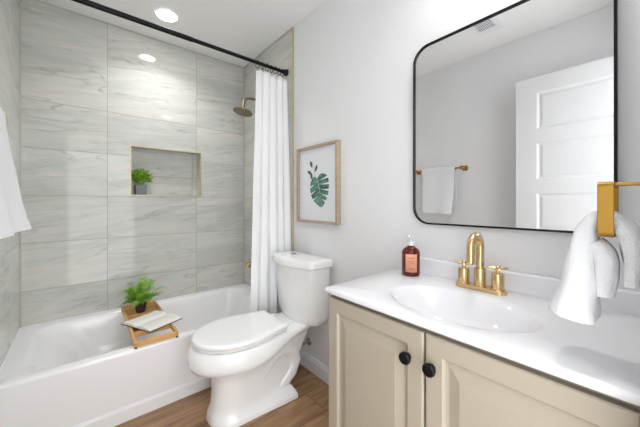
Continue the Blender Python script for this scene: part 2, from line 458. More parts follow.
prof = [(Y0+0.012, 0.076), (Y0+0.006, 0.072), (Y0-0.003, 0.064), (Y0-0.004, 0.0), (Y0+0.05, 0.0), (Y0+0.05, 0.076)]
loft(bm, [[(x, p[0], p[1]) for p in prof] for x in (X0, X1)])
link('apron_foot', bm, M['tub'], t, smooth=False)
bm = bmesh.new(); lathe(bm, (-0.36, -0.40, 0.0705), [(0.035, 0), (0.035, 0.002), (0.028, 0.004), (0, 0.004)], 24)
link('drain', bm, M['chrome'], t)

# ------------------------------------------------------------------ shower fittings
t = thing('wall_shower', 'round brushed bronze rain shower head on a bent arm', 'shower head', (-0.006, -0.385, 2.05))
bm = bmesh.new()
pts = [(-0.008, -0.385, 2.055), (-0.06, -0.385, 2.055), (-0.13, -0.385, 2.052), (-0.165, -0.385, 2.043), (-0.182, -0.385, 2.025), (-0.190, -0.385, 1.985), (-0.195, -0.385, 1.950)]
tube(bm, pts, 0.011, 12); link('shower_arm', bm, M['bronze'], t)
bm = bmesh.new(); lathe(bm, (-0.0065, -0.385, 2.055), [(0.03, 0), (0.03, -0.004), (0.022, -0.010), (0.012, -0.012)], 24, 'x'); link('wall_flange', bm, M['bronze'], t)
bm = bmesh.new()
lathe(bm, (0, 0, 0), [(0.0, 0.030), (0.014, 0.030), (0.018, 0.018), (0.030, 0.010), (0.076, 0.006), (0.080, 0.0), (0.078, -0.006), (0.0, -0.007)], 40)
bm.transform(Matrix.Translation((-0.196, -0.385, 1.925)) @ Matrix.Rotation(R(13), 4, 'Y')); link('spray_plate', bm, M['bronze'], t)
bm = bmesh.new()
for rr, n in ((0.02, 8), (0.038, 14), (0.056, 20), (0.069, 26)):
    for k in range(n):
        a = 2*PI*k/n; lathe(bm, (rr*math.cos(a), rr*math.sin(a), -0.007), [(0.0022, 0), (0.0016, -0.002), (0, -0.0022)], 6)
bm.transform(Matrix.Translation((-0.196, -0.385, 1.925)) @ Matrix.Rotation(R(13), 4, 'Y')); link('nozzles', bm, M['pot'], t)

t = thing('tub_spout', 'gold tub spout with a pull knob on the tiled wall beside the curtain', 'spout', (-0.006, -0.385, 0.64))
bm = bmesh.new()
tube(bm, [(-0.008, -0.385, 0.648), (-0.06, -0.385, 0.648), (-0.12, -0.385, 0.646), (-0.150, -0.385, 0.640), (-0.158, -0.385, 0.622)], [0.026, 0.024, 0.023, 0.022, 0.019], 16)
link('spout_body', bm, M['faucetgold'], t)
bm = bmesh.new(); lathe(bm, (-0.138, -0.385, 0.664), [(0.005, 0), (0.004, 0.016), (0.008, 0.018), (0.008, 0.026), (0, 0.028)], 14); link('diverter_knob', bm, M['faucetgold'], t)

# ------------------------------------------------------------------ shower rod, rings and curtain
RY, RZ = -0.757, 2.174
t = thing('shower_rod', 'straight black shower curtain rod spanning the tub alcove', 'curtain rod', (-0.76, RY, RZ))
bm = bmesh.new(); tube(bm, [(-W+0.006, RY, RZ), (-0.70, RY, RZ)], 0.0145, 16); tube(bm, [(-0.72, RY, RZ), (-0.012, RY, RZ)], 0.0122, 16)
link('rod', bm, M['black'], t)
for xx, s in ((-0.0065, -1), (-W+0.0005, 1)):
    bm = bmesh.new(); lathe(bm, (xx, RY, RZ), [(0.026, 0), (0.026, s*0.010), (0.021, s*0.018), (0.018, s*0.022), (0.0145, s*0.04)], 24, 'x'); link('end_flange', bm, M['black'], t)
ring_xs = [-0.255, -0.215, -0.178, -0.142, -0.108, -0.074, -0.045]
for k, xx in enumerate(ring_xs):
    bm = bmesh.new(); n = 20
    tube(bm, [(0.004*math.sin(a*2), 0.021*math.sin(a), -0.009 + 0.026*math.cos(a)) for a in [2*PI*i/n for i in range(n)]], 0.0022, 6, True)
    lathe(bm, (0, 0, -0.036), [(0.0, -0.004), (0.004, -0.003), (0.004, 0.003), (0, 0.004)], 8, 'x')
    bm.transform(Matrix.Translation((xx, RY, RZ)) @ Matrix.Rotation(R([12, -14, 8, -10, 15, -8, 10][k]), 4, 'Z'))
    o = link('curtain_ring', bm, M['black'], loc=(xx, RY, RZ))
    tag(o, 'small black curtain ring on the rod, carrying the white shower curtain', 'curtain ring', 'black shower curtain rings')
bm = bmesh.new()
NU, NV = 170, 60
rows = []
for j in range(NV+1):
    v = j/NV; z = 2.130 + (0.13-2.130)*v
    row = []
    for i in range(NU+1):
        u = i/NU
        flare = min(1.0, v*1.15)
        xl = -0.266 - 0.072*flare**1.2; xr = -0.013 - 0.010*flare
        amp = 0.010 + 0.008*min(1, v*3) + 0.003*flare
        ph = u*2*PI*4.7 + 0.7*math.sin(u*5+1.3) + 0.35*math.sin(v*2.2+u*3)
        yc = RY - 0.005 - 0.053*min(1, v*1.25)
        x = xl + (xr-xl)*u + 0.009*math.sin(ph*2+0.6)*min(1, v*2+0.2)
        y = yc + amp*math.sin(ph) + 0.004*math.sin(ph*0.5+v*4)
        zz = z
        if v < 0.05: zz = z - 0.006*(1-math.cos((u*6.3+0.25)*2*PI))*(1-v/0.05)
        row.append(bm.verts.new((x, y, zz)))
    rows.append(row)
for a, b in zip(rows, rows[1:]):
    for i in range(NU): bm.faces.new((a[i], a[i+1], b[i+1], b[i]))
cur = link('shower_curtain', bm, M['curtain'], angle=180)
s = cur.modifiers.new('solid', 'SOLIDIFY'); s.thickness = 0.0016
tag(cur, 'white shower curtain gathered in folds at the toilet end of the rod', 'curtain')

# ------------------------------------------------------------------ toilet
TY = -1.075
t = thing('toilet', 'white two piece toilet with closed lid beside the bathtub', 'toilet', (-0.45, TY, 0))
NP = 64
def egg(xf, xb, w, wb, xm, z, zr=0.0, pw=2.0, back_r=0.03):
    """outline: rounded front at xf, widest at xm, straight taper to half width wb at xb"""
    out = []
    nf = 32
    for i in range(nf+1):                      # front, from +y side round to -y side
        a = PI/2 + PI*i/nf
        c, s_ = math.cos(a), math.sin(a)
        out.append((xm + (xm-xf)*c, w*math.copysign(abs(s_)**(2/pw), s_)))
    ns = 10
    for i in range(1, ns):                     # -y side back
        k = i/ns; e = k*k*(3-2*k)
        out.append((xm + (xb-xm)*k, -(w + (wb-w)*e)))
    out += [(xb-0.012, -wb), (xb-0.003, -wb*0.96), (xb, -wb*0.8), (xb, 0), (xb, wb*0.8), (xb-0.003, wb*0.96), (xb-0.012, wb)]
    for i in range(ns-1, 0, -1):
        k = i/ns; e = k*k*(3-2*k)
        out.append((xm + (xb-xm)*k, (w + (wb-w)*e)))
    res = []
    for x, y in out:
        k = min(1, max(0, (x+0.52)/0.30)); k = k*k*(3-2*k)
        res.append((x, TY + y, z + zr*k))
    return res
bm = bmesh.new()
loops = [
 egg(-0.712, -0.225, 0.132, 0.150, -0.56, 0.0, 0, 2.6),
 egg(-0.712, -0.225, 0.132, 0.150, -0.56, 0.014, 0, 2.6),
 egg(-0.708, -0.232, 0.126, 0.140, -0.56, 0.028, 0.008, 2.6),
 egg(-0.707, -0.250, 0.110, 0.092, -0.56, 0.045, 0.025, 2.6),
 egg(-0.690, -0.235, 0.107, 0.078, -0.56, 0.080, 0.02, 2.6),
 egg(-0.686, -0.185, 0.107, 0.078, -0.56, 0.160, 0.03, 2.6),
 egg(-0.687, -0.140, 0.111, 0.080, -0.56, 0.215, 0.06, 2.5),
 egg(-0.692, -0.110, 0.117, 0.086, -0.56, 0.250, 0.08, 2.4),
 egg(-0.706, -0.100, 0.132, 0.086, -0.55, 0.282, 0.085, 2.3),
 egg(-0.745, -0.070, 0.166, 0.100, -0.54, 0.292, 0.082, 2.15),
 egg(-0.798, -0.050, 0.197, 0.120, -0.53, 0.308, 0.072, 2.05),
 egg(-0.811, -0.045, 0.204, 0.128, -0.53, 0.335, 0.052, 2.05),
 egg(-0.809, -0.045, 0.202, 0.130, -0.53, 0.372, 0.020, 2.05),
 egg(-0.801, -0.045, 0.196, 0.130, -0.53, 0.402, 0.0, 2.05),
 egg(-0.796, -0.050, 0.192, 0.126, -0.53, 0.410, 0.0, 2.05),
 egg(-0.786, -0.060, 0.184, 0.118, -0.53, 0.413, 0.0, 2.05)]
loft(bm, loops)
# trapway relief on both sides
for s_ in (-1, 1):
    P = [(-0.53, 0.10), (-0.47, 0.13), (-0.42, 0.20), (-0.36, 0.265), (-0.29, 0.285), (-0.225, 0.255), (-0.20, 0.19), (-0.225, 0.12), (-0.28, 0.075), (-0.33, 0.045)]
    pts = [(x, TY + s_*0.053, z) for x, z in P]
    tube(bm, pts, [0.035, 0.045, 0.05, 0.052, 0.052, 0.050, 0.048, 0.046, 0.044, 0.04], 16)
link('bowl', bm, M['china'], t, angle=75)
def lid_outline(z, ins=0.0, xb=-0.298):
    pts = egg(-0.790+ins, xb-ins, 0.196-ins, 0.150-ins, -0.55, z, 0, 2.12)
    return pts
bm = bmesh.new(); loft(bm, [lid_outline(0.4165, 0.012), lid_outline(0.418, 0.008), lid_outline(0.431, 0.004), lid_outline(0.4345, 0.009)]); link('seat', bm, M['seat'], t, angle=60)
bm = bmesh.new(); loft(bm, [lid_outline(0.4395, 0.010), lid_outline(0.4405, 0.001), lid_outline(0.451, 0.0), lid_outline(0.456, 0.004), lid_outline(0.4585, 0.016), lid_outline(0.4595, 0.05)]); link('seat_lid', bm, M['seat'], t, angle=60)
for s_ in (-1, 1):
    bm = bmesh.new(); add_box(bm, -0.300, -0.262, TY+s_*0.078-0.018, TY+s_*0.078+0.018, 0.4135, 0.440, 0.006, 3); link('hinge', bm, M['seat'], t)
def tank_outline(xf, xb, w, z, bow=0.036, n=16):
    out = []
    r = 0.040
    pts = []
    for i in range(n+1):                              # bowed front face
        k = -1 + 2*i/n
        pts.append((xf + bow*k*k, TY + (w-r)*k))
    cr = []
    for i in range(1, 6):
        a = PI/2*i/6; cr.append((xf+bow + r*(1-math.cos(a)), TY + w - r + r*math.sin(a)))
    cl = [(x, 2*TY - y) for x, y in cr][::-1]
    out = pts + cr + [(xf+bow+r, TY+w), (xb-0.01, TY+w), (xb, TY+w-0.01), (xb, TY-w+0.01), (xb-0.01, TY-w), (xf+bow+r, TY-w)] + cl
    return [(x, y, z) for x, y in out]
bm = bmesh.new()
loft(bm, [tank_outline(-0.185, -0.045, 0.182, 0.405), tank_outline(-0.193, -0.038, 0.195, 0.412), tank_outline(-0.200, -0.034, 0.203, 0.45),
          tank_outline(-0.214, -0.030, 0.210, 0.60), tank_outline(-0.224, -0.027, 0.215, 0.764)])
link('tank', bm, M['china'], t, angle=50)
bm = bmesh.new()
loft(bm, [tank_outline(-0.240, -0.020, 0.223, 0.765, 0.040), tank_outline(-0.246, -0.018, 0.229, 0.769, 0.040), tank_outline(-0.248, -0.018, 0.231, 0.798, 0.040), tank_outline(-0.244, -0.020, 0.227, 0.808, 0.040),
          tank_outline(-0.226, -0.028, 0.216, 0.814, 0.050), tank_outline(-0.200, -0.045, 0.19, 0.8165, 0.050)])
link('tank_lid', bm, M['china'], t, angle=50)
bm = bmesh.new(); lathe(bm, (-0.125, TY+0.055, 0.8165), [(0.022, -0.001), (0.022, 0.003), (0.019, 0.005), (0.0, 0.0045)], 24); bm2 = bmesh.new(); add_box(bm2, -0.1258, -0.1242, TY+0.036, TY+0.074, 0.8205, 0.822); merge(bm, bm2)
link('flush_button', bm, M['chrome'], t)
for s_ in (-1, 1):
    bm = bmesh.new(); lathe(bm, (-0.335, TY+s_*0.105, 0.030), [(0.014, -0.005), (0.014, 0.012), (0.009, 0.020), (0, 0.022)], 16); link('bolt_cap', bm, M['china'], t)

t = thing('shutoff_valve', 'small chrome water shutoff valve on the wall behind the toilet', 'valve', (0, -1.02, 0.19))
bm = bmesh.new(); lathe(bm, (-0.0005, -1.03, 0.19), [(0.028, 0), (0.026, -0.004), (0.009, -0.006), (0.009, -0.05), (0.013, -0.052), (0.013, -0.075), (0, -0.077)], 20, 'x'); link('valve_body', bm, M['chrome'], t)
bm = bmesh.new(); tube(bm, [(-0.060, -1.03, 0.200), (-0.058, -1.025, 0.22), (-0.050, -0.98, 0.28), (-0.09, -0.932, 0.35), (-0.10, -0.928, 0.403)], 0.005, 8); link('supply_line', bm, M['chrome'], t)

# ------------------------------------------------------------------ framed leaf print
FY0, FY1, FZ0, FZ1 = -1.352, -0.927, 1.030, 1.552
t = thing('framed_print', 'leaf print in a pale wooden frame on the wall above the toilet tank', 'picture', (0, -1.137, FZ0))
fw, fd = 0.017, 0.034
bm = bmesh.new()
add_box(bm, -fd, -0.001, FY0, FY0+fw, FZ0, FZ1, 0.0012, 1); add_box(bm, -fd, -0.001, FY1-fw, FY1, FZ0, FZ1, 0.0012, 1)
add_box(bm, -fd, -0.001, FY0+fw, FY1-fw, FZ0, FZ0+fw, 0.0012, 1); add_box(bm, -fd, -0.001, FY0+fw, FY1-fw, FZ1-fw, FZ1, 0.0012, 1)
link('frame', bm, M['frame'], t, smooth=False)
paper = link('print_sheet', box(-0.016, -0.012, FY0+fw, FY1-fw, FZ0+fw, FZ1-fw), M['paper'], t, smooth=False)
# monstera leaf and sprig as thin painted shapes on the sheet; local (a: right in picture = -y, b: up)
cy, cz = -1.165, 1.268
def flat(bm, pts, dx, mi=0):
    vs = [bm.verts.new((-0.016-dx, cy - a, cz + b)) for a, b in pts]
    f = bm.faces.new(vs); f.material_index = mi
cy, cz = -1.158, 1.262
K = 0.95
def sm(pts, n=4):                                  # closed catmull-rom smoothing
    out = []; m = len(pts)
    for i in range(m):
        p0, p1, p2, p3 = (Vector(pts[(i+j) % m]) for j in (-1, 0, 1, 2))
        for k in range(n):
            u = k/n; v = 0.5*((2*p1) + (p2-p0)*u + (2*p0-5*p1+4*p2-p3)*u*u + (3*p1-p0-3*p2+p3)*u**3); out.append((v.x*K, v.y*K))
    return out
bm = bmesh.new()
flat(bm, sm([(-.02, .070), (-.05, .085), (-.085, .055), (-.10, .01), (-.09, -.04), (-.06, -.085), (-.015, -.115), (.03, -.132), (.065, -.10), (.09, -.06), (.105, -.01), (.105, .04), (.085, .085), (.045, .102), (.005, .096)]), 0.0006)
bmesh.ops.triangulate(bm, faces=bm.faces[:])
link('leaf', bm, M['leafart'], paper, smooth=False)
bm = bmesh.new()                                   # gaps between the lobes show the paper
for (ia, ib), (ma, mb), (na, nb) in (((.012, .055), (.104, .090), (.110, .072)), ((.018, .025), (.118, .042), (.118, .024)), ((.024, -.008), (.118, -.006), (.116, -.024)), ((.030, -.042), (.108, -.052), (.102, -.070)), ((.034, -.076), (.085, -.088), (.076, -.104)),
        ((-.038, .030), (-.112, .012), (-.112, -.002)), ((-.028, -.012), (-.104, -.038), (-.099, -.052)), ((-.012, -.052), (-.082, -.084), (-.072, -.095))):
    flat(bm, [(ia*K, ib*K), (ma*K, mb*K), (na*K, nb*K)], 0.0009)
link('leaf_gaps', bm, M['paper'], paper, smooth=False)
bm = bmesh.new()
flat(bm, [(-.022*K, .072*K), (-.016*K, .072*K), (.012*K, -.02*K), (.031*K, -.125*K), (.008*K, -.02*K)], 0.0011)
for (a0_, b0_), (a1_, b1_) in (((-.016, .05), (.075, .08)), ((-.008, .03), (.09, .035)), ((0, .0), (.09, -.015)), ((.006, -.03), (.08, -.058)), ((-.016, .045), (-.08, .045)), ((-.006, .01), (-.085, -.01)), ((.004, -.025), (-.07, -.06)), ((.014, -.06), (-.03, -.10))):
    flat(bm, [(a0_*K, (b0_+.0018)*K), (a1_*K, b1_*K), (a0_*K, (b0_-.0018)*K)], 0.0011)
link('leaf_veins', bm, mat('pale_green', srgb(176, 202, 188), 0.8), paper, smooth=False)
bm = bmesh.new()
def leaflet(a, b, ang, l, w_):
    c, s_ = math.cos(ang), math.sin(ang); pts = []
    for u, v in ((0, 0), (0.3, 0.8), (0.6, 1), (0.85, 0.6), (1, 0), (0.85, -0.6), (0.6, -1), (0.3, -0.8)):
        pts.append((a + c*l*u - s_*w_*v, b + s_*l*u + c*w_*v))
    flat(bm, [(p_[0]*1.25, p_[1]*1.05) for p_ in pts], 0.0016)
for a, b, g, l, w_ in ((-0.055, 0.055, 105, .055, .011), (-0.03, 0.105, 70, .05, .010), (-0.058, 0.095, 150, .045, .011), (-0.055, 0.135, 110, .05, .011)):
    leaflet(a, b, R(g), l, w_)
flat(bm, [(-0.012, 0.03), (-0.045, 0.10), (-0.052, 0.15), (-0.049, 0.15), (-0.042, 0.10), (-0.006, 0.03)], 0.0014)
link('sprig', bm, M['leafart2'], paper, smooth=False)

# ------------------------------------------------------------------ mirror
MY0, MY1, MZ0, MZ1 = -2.530, -1.864, 1.068, 1.886
t = thing('wall_mirror', 'large rounded rectangular mirror with thin black frame above the vanity', 'mirror', (0, -2.197, MZ0))
def ml(x, ins, r=0.075):
    return [(x, a, b) for a, b in rrect((MY0+MY1)/2, (MZ0+MZ1)/2, (MY1-MY0)/2-ins, (MZ1-MZ0)/2-ins, r-ins, 12)]
bm = bmesh.new(); rw = loft(bm, [ml(-0.001, 0.0), ml(-0.026, 0.0), ml(-0.028, 0.002), ml(-0.028, 0.006), ml(-0.027, 0.007), ml(-0.018, 0.007)], False, False)
link('frame', bm, M['black'], t, angle=30)
bm = bmesh.new(); loft(bm, [ml(-0.012, 0.005), ml(-0.020, 0.005)]); link('glass', bm, M['mirror'], t, smooth=False)

# ------------------------------------------------------------------ vanity cabinet
CY0, CY1 = -2.588, -1.7965
DX = -0.503
t = thing('vanity_cabinet', 'beige vanity cabinet with two raised panel doors and black knobs', 'cabinet', (-0.24, -2.196, 0))
bm = bmesh.new()
add_box(bm, -0.483, -0.003, CY1-0.016, CY1, 0.0, 0.816); add_box(bm, -0.483, -0.003, CY0, CY0+0.016, 0.0, 0.816)
add_box(bm, -0.400, -0.003, CY0+0.016, CY1-0.016, 0.09, 0.106); add_box(bm, -0.012, -0.003, CY0+0.016, CY1-0.016, 0.106, 0.816)
add_box(bm, -0.483, -0.467, CY0+0.016, CY1-0.016, 0.78, 0.816); add_box(bm, -0.483, -0.467, CY0+0.016, CY1-0.016, 0.09, 0.12)
add_box(bm, -0.483, -0.467, -2.21, -2.172, 0.12, 0.78); add_box(bm, -0.41, -0.40, CY0+0.016, CY1-0.016, 0.0, 0.09)
link('carcass', bm, M['cabinet'], t, smooth=False)
bm = bmesh.new(); add_box(bm, -0.481, -0.465, CY0+0.002, CY1-0.002, 0.8165, 0.8215); add_box(bm, -0.45, -0.01, CY1-0.016, CY1-0.002, 0.8165, 0.8215)
link('shadow_gap', bm, M['gap'], t, smooth=False)
def raised_door(y0, y1, z0, z1, knob_y, knob_z, lab):
    bm = bmesh.new()
    def rl(i, x): return [(x, y0+i, z0+i), (x, y1-i, z0+i), (x, y1-i, z1-i), (x, y0+i, z1-i)]
    f = DX
    loft(bm, [rl(0, f+0.018), rl(0, f+0.004), rl(0.003, f+0.001), rl(0.008, f), rl(0.048, f), rl(0.051, f+0.003), rl(0.054, f+0.0075), rl(0.060, f+0.009), rl(0.064, f+0.009), rl(0.088, f+0.002), rl(0.091, f+0.0005), rl(0.096, f)])
    d = link('door', bm, M['cabinet'], t, smooth=False)
    bm = bmesh.new()
    lathe(bm, (f, knob_y, knob_z), [(0.010, 0.0), (0.010, -0.002), (0.007, -0.006), (0.0075, -0.010), (0.016, -0.012), (0.0178, -0.016), (0.0178, -0.022), (0.015, -0.026), (0.0, -0.0275)], 12, 'x')
    k = link('knob', bm, M['black'], d, angle=20); k['label'] = 'black knob'
    return d
raised_door(-2.189, CY1+0.0005, 0.10, 0.807, -2.1437, 0.7238, 'l')
raised_door(CY0+0.001, -2.195, 0.10, 0.807, -2.2164, 0.7225, 'r')

# ------------------------------------------------------------------ vanity top with moulded basin
t = thing('countertop', 'white cultured marble vanity top with moulded oval basin', 'countertop', (-0.25, -2.19, 0.822))
VX0, VX1, VY0, VY1, VT = -0.511, -0.001, -2.589, -1.790, 0.845
bm = bmesh.new()
NS = 96
def rectang(ins, z):
    """rectangle sampled at the same angles as the basin ellipse"""
    cx, cy = -0.312, -2.193; out = []
    x0, x1, y0, y1 = VX0+ins, VX1-ins, VY0+ins, VY1-ins
    angs = angs_
    for a in angs:
        dx, dy = math.cos(a), math.sin(a); tt = 1e9
        if dx > 1e-9: tt = min(tt, (x1-cx)/dx)
        if dx < -1e-9: tt = min(tt, (x0-cx)/dx)
        if dy > 1e-9: tt = min(tt, (y1-cy)/dy)
        if dy < -1e-9: tt = min(tt, (y0-cy)/dy)
        out.append((cx+dx*tt, cy+dy*tt, z))
    return out
angs_ = [2*PI*i/NS for i in range(NS)]
for X in (VX0, VX1):
    for Y in (VY0, VY1):
        a = math.atan2(Y+2.193, X+0.312) % (2*PI)
        k = min(range(NS), key=lambda i: abs(angs_[i]-a)); angs_[k] = a
def ell(ax_, ay_, z, cx=-0.312):
    return [(cx+ax_*math.cos(a), -2.193+ay_*math.sin(a), z) for a in angs_]
loops = [rectang(0.004, 0.8225), rectang(0.0, 0.826), rectang(0.0, 0.839), rectang(0.0015, 0.8433), rectang(0.005, VT),
         ell(0.160, 0.232, VT), ell(0.152, 0.222, VT-0.0025), ell(0.146, 0.215, VT-0.008), ell(0.136, 0.202, VT-0.026),
         ell(0.118, 0.175, VT-0.062), ell(0.092, 0.136, VT-0.095), ell(0.060, 0.085, VT-0.112), ell(0.024, 0.024, VT-0.118, -0.30)]
loft(bm, loops, False, False)
basin = link('counter_and_basin', bm, M['marble'], t, angle=50)
bm = bmesh.new()
prof = [(-0.0015, VT-0.002), (-0.021, VT-0.002), (-0.021, 0.905), (-0.0185, 0.910), (-0.014, 0.912), (-0.0015, 0.912)]
loft(bm, [[(x, y, z) for x, z in prof] for y in (VY0+0.001, VY1-0.001)]); link('backsplash', bm, M['marble'], t, smooth=False, bevel=0.002)
bm = bmesh.new(); lathe(bm, (-0.30, -2.193, VT-0.1185), [(0.026, 0), (0.026, 0.002), (0.020, 0.004), (0.0, 0.004)], 24); link('drain', bm, M['faucetgold'], t)

# ------------------------------------------------------------------ faucet
FXc, FYc, FZ = -0.100, -2.186, VT
t = thing('faucet', 'gold widespread style faucet with arched spout and two cross handles', 'faucet', (FXc, FYc, FZ))
bm = bmesh.new()
def bl(z, ins): return [(x, y, z) for x, y in rrect(FXc, FYc, 0.0275-ins, 0.087-ins, 0.0265-ins, 8)]
loft(bm, [bl(FZ+0.0005, 0.0), bl(FZ+0.013, 0.0), bl(FZ+0.016, 0.003)]); link('base_plate', bm, M['faucetgold'], t, angle=30)
bm = bmesh.new(); lathe(bm, (FXc, FYc, FZ+0.016), [(0.0212, 0), (0.0212, 0.002), (0.0195, 0.004), (0.0195, 0.062), (0.018, 0.065), (0.0125, 0.066)], 28); link('spout_post', bm, M['faucetgold'], t, angle=30)
bm = bmesh.new()
rr = 0.041; zt = FZ + 0.160
pts = [(FXc, FYc, FZ+0.075), (FXc, FYc, zt-0.02)] + [(FXc - rr + rr*math.cos(a), FYc, zt + rr*math.sin(a)) for a in [PI*i/14 for i in range(15)]] + [(FXc-2*rr, FYc, zt-0.015), (FXc-2*rr, FYc, zt-0.050)]
tube(bm, pts, 0.0136, 18)
lathe(bm, (FXc-2*rr, FYc, zt-0.044), [(0.0105, 0), (0.0138, 0.001), (0.0138, 0.010), (0.0128, 0.012)], 18)
link('spout', bm, M['faucetgold'], t, angle=40)
for s_ in (-1, 1):
    hy = FYc + s_*0.058
    bm = bmesh.new(); lathe(bm, (FXc, hy, FZ+0.016), [(0.0212, 0), (0.0212, 0.003), (0.0198, 0.005), (0.0198, 0.052), (0.0188, 0.055), (0.006, 0.056), (0.006, 0.066), (0.009, 0.067), (0.009, 0.080), (0.006, 0.083), (0, 0.083)], 24)
    hb = link('handle', bm, M['faucetgold'], t, angle=30)
    bm = bmesh.new(); zc = FZ + 0.016 + 0.074; L = 0.031
    for ang in (R(25), R(115)):
        c, s2 = math.cos(ang), math.sin(ang)
        tube(bm, [(FXc-c*L, hy-s2*L, zc), (FXc-c*L*.9, hy-s2*L*.9, zc), (FXc, hy, zc), (FXc+c*L*.9, hy+s2*L*.9, zc), (FXc+c*L, hy+s2*L, zc)], [0.004, 0.0052, 0.0052, 0.0052, 0.004], 12)
    link('cross_bar', bm, M['faucetgold'], hb, angle=30)

# ------------------------------------------------------------------ soap bottle
bx_, by_ = -0.105, -1.902
t = thing('soap_bottle', 'amber glass soap bottle with orange label on the vanity top', 'bottle', (bx_, by_, VT))
bm = bmesh.new(); lathe(bm, (bx_, by_, VT+0.0005), [(0.032, 0), (0.0375, 0.003), (0.0385, 0.008), (0.0385, 0.098), (0.037, 0.108), (0.030, 0.117), (0.021, 0.123), (0.015, 0.127), (0.014, 0.132), (0.0, 0.132)], 40); link('glass_body', bm, M['amber'], t)
bm = bmesh.new(); lathe(bm, (bx_, by_, VT+0.132), [(0.0165, 0), (0.0165, 0.014), (0.014, 0.017), (0.006, 0.018), (0.0045, 0.020), (0.0045, 0.042), (0, 0.042)], 24)
tube(bm, [(bx_, by_, VT+0.170), (bx_-0.004, by_-0.002, VT+0.176), (bx_-0.03, by_-0.010, VT+0.176), (bx_-0.036, by_-0.012, VT+0.170)], [0.006, 0.007, 0.005, 0.004], 10)
link('pump', bm, M['cap'], t)
bm = bmesh.new(); a0 = math.atan2(-2.603-by_, -1.2225-bx_)      # label faces the room
n = 16
lo = [[(bx_+0.0389*math.cos(a0+0.05-0.66+1.32*i/n), by_+0.0389*math.sin(a0+0.05-0.66+1.32*i/n), z) for i in range(n+1)] for z in (VT+0.020, VT+0.098)]
loft(bm, lo, False, False, closed=False); lb = link('label', bm, M['label'], t)
lb.modifiers.new('solid', 'SOLIDIFY').thickness = 0.0003
bm = bmesh.new()
for z0, z1, wd in ((0.080, 0.083, .5), (0.066, 0.070, .62), (0.058, 0.061, .4), (0.036, 0.038, .5), (0.030, 0.032, .45)):
    lo = [[(bx_+0.0393*math.cos(a0+0.05-wd/2*1.2+wd*1.2*i/n), by_+0.0393*math.sin(a0+0.05-wd/2*1.2+wd*1.2*i/n), VT+z) for i in range(n+1)] for z in (z0, z1)]
    loft(bm, lo, False, False, closed=False)
link('label_print', bm, M['labelprint'], lb)

# ------------------------------------------------------------------ towel ring and hand towel over the counter
t = thing('towel_ring', 'gold rectangular towel ring beside the mirror over the counter', 'towel ring', (-0.40, -2.60, 1.20))
rx0, rx1, rz0, rz1 = -0.452, -0.345, 1.098, 1.206
ryc, hw, th = -2.5405, 0.0115, 0.0045
bm = bmesh.new()
def rloop(y, ins): return [(x, y, z) for x, z in rrect((rx0+rx1)/2, (rz0+rz1)/2, (rx1-rx0)/2-ins, (rz1-rz0)/2-ins, max(0.012-ins, 0.006), 6)]
l0, l1, l2, l3 = rloop(ryc-hw, 0), rloop(ryc+hw, 0), rloop(ryc+hw, th), rloop(ryc-hw, th)
loft(bm, [l0, l1, l2, l3, l0], False, False); bmesh.ops.remove_doubles(bm, verts=bm.verts[:], dist=1e-6)
link('ring', bm, M['gold'], t, angle=30, bevel=0.0008)
bm = bmesh.new(); add_box(bm, -0.409, -0.391, -2.596, ryc-hw+0.003, 1.1985, 1.2055, 0.001, 1); link('bar', bm, M['gold'], t, smooth=False)
bm = bmesh.new(); add_box(bm, -0.425, -0.375, -2.5995, -2.594, 1.178, 1.228, 0.001, 1); link('wall_plate', bm, M['gold'], t, smooth=False)

def ribbon(bm, path, xc, wx, thick, seed, n=18, taper=None):
    """thick folded-cloth band swept along a path in the y-z plane, its width along x"""
    pts = [Vector((0, a, b)) for a, b in path]
    # resample with catmull-rom
    res = []
    for i in range(len(pts)-1):
        p0 = pts[max(0, i-1)]; p1 = pts[i]; p2 = pts[i+1]; p3 = pts[min(len(pts)-1, i+2)]
        for k in range(8):
            u = k/8; res.append(0.5*((2*p1) + (-p0+p2)*u + (2*p0-5*p1+4*p2-p3)*u*u + (-p0+3*p1-3*p2+p3)*u**3))
    res.append(pts[-1]); m = len(res); loops = []
    for i, p in enumerate(res):
        tn = (res[min(m-1, i+1)] - res[max(0, i-1)]).normalized(); nn = Vector((0, -tn.z, tn.y))
        f = i/(m-1); th_ = thick(f); w_ = wx(f); lp_ = []
        for k in range(n):
            a = 2*PI*k/n; c, s_ = math.cos(a), math.sin(a)
            sx_ = math.copysign(abs(c)**0.55, c)*w_; sn = math.copysign(abs(s_)**0.75, s_)*th_
            q = Vector((xc(f)+sx_, 0, 0)) + p + nn*sn
            q += nn*0.007*noise.noise(Vector((q.x*30+seed, q.z*17, seed))) + Vector((0.004*noise.noise(Vector((q.z*25, seed, q.y*20))), 0, 0))
            lp_.append(tuple(q))
        loops.append(lp_)
    loft(bm, loops)
bm = bmesh.new()
def lim(f, a): return max(0.0, (f-a)/(1-a))
ribbon(bm, [(-2.580, 1.06), (-2.572, 1.105), (-2.556, 1.128), (-2.536, 1.134), (-2.518, 1.122), (-2.506, 1.090), (-2.502, 1.045), (-2.500, 1.00), (-2.497, 0.965), (-2.494, 0.938)],
       lambda f: -0.398 - 0.035*lim(f, .55), lambda f: 0.038 + 0.030*lim(f, .5), lambda f: 0.012 + 0.005*min(1, f/0.4) + 0.020*lim(f, .45), 3.1)
ribbon(bm, [(-2.522, 1.084), (-2.532, 1.068), (-2.537, 1.045), (-2.538, 1.01), (-2.537, 0.984)],
       lambda f: -0.402 - 0.01*f, lambda f: 0.038 + 0.014*f, lambda f: 0.013 + 0.005*math.sin(PI*min(1, f*1.1)), 7.7)
ribbon(bm, [(-2.545, 1.122), (-2.560, 1.122), (-2.572, 1.095), (-2.577, 1.06), (-2.578, 1.035), (-2.578, 1.015)],
       lambda f: -0.400 - 0.03*f, lambda f: 0.038 + 0.020*f, lambda f: 0.011 + 0.005*math.sin(PI*min(1, f*1.2)), 11.2)
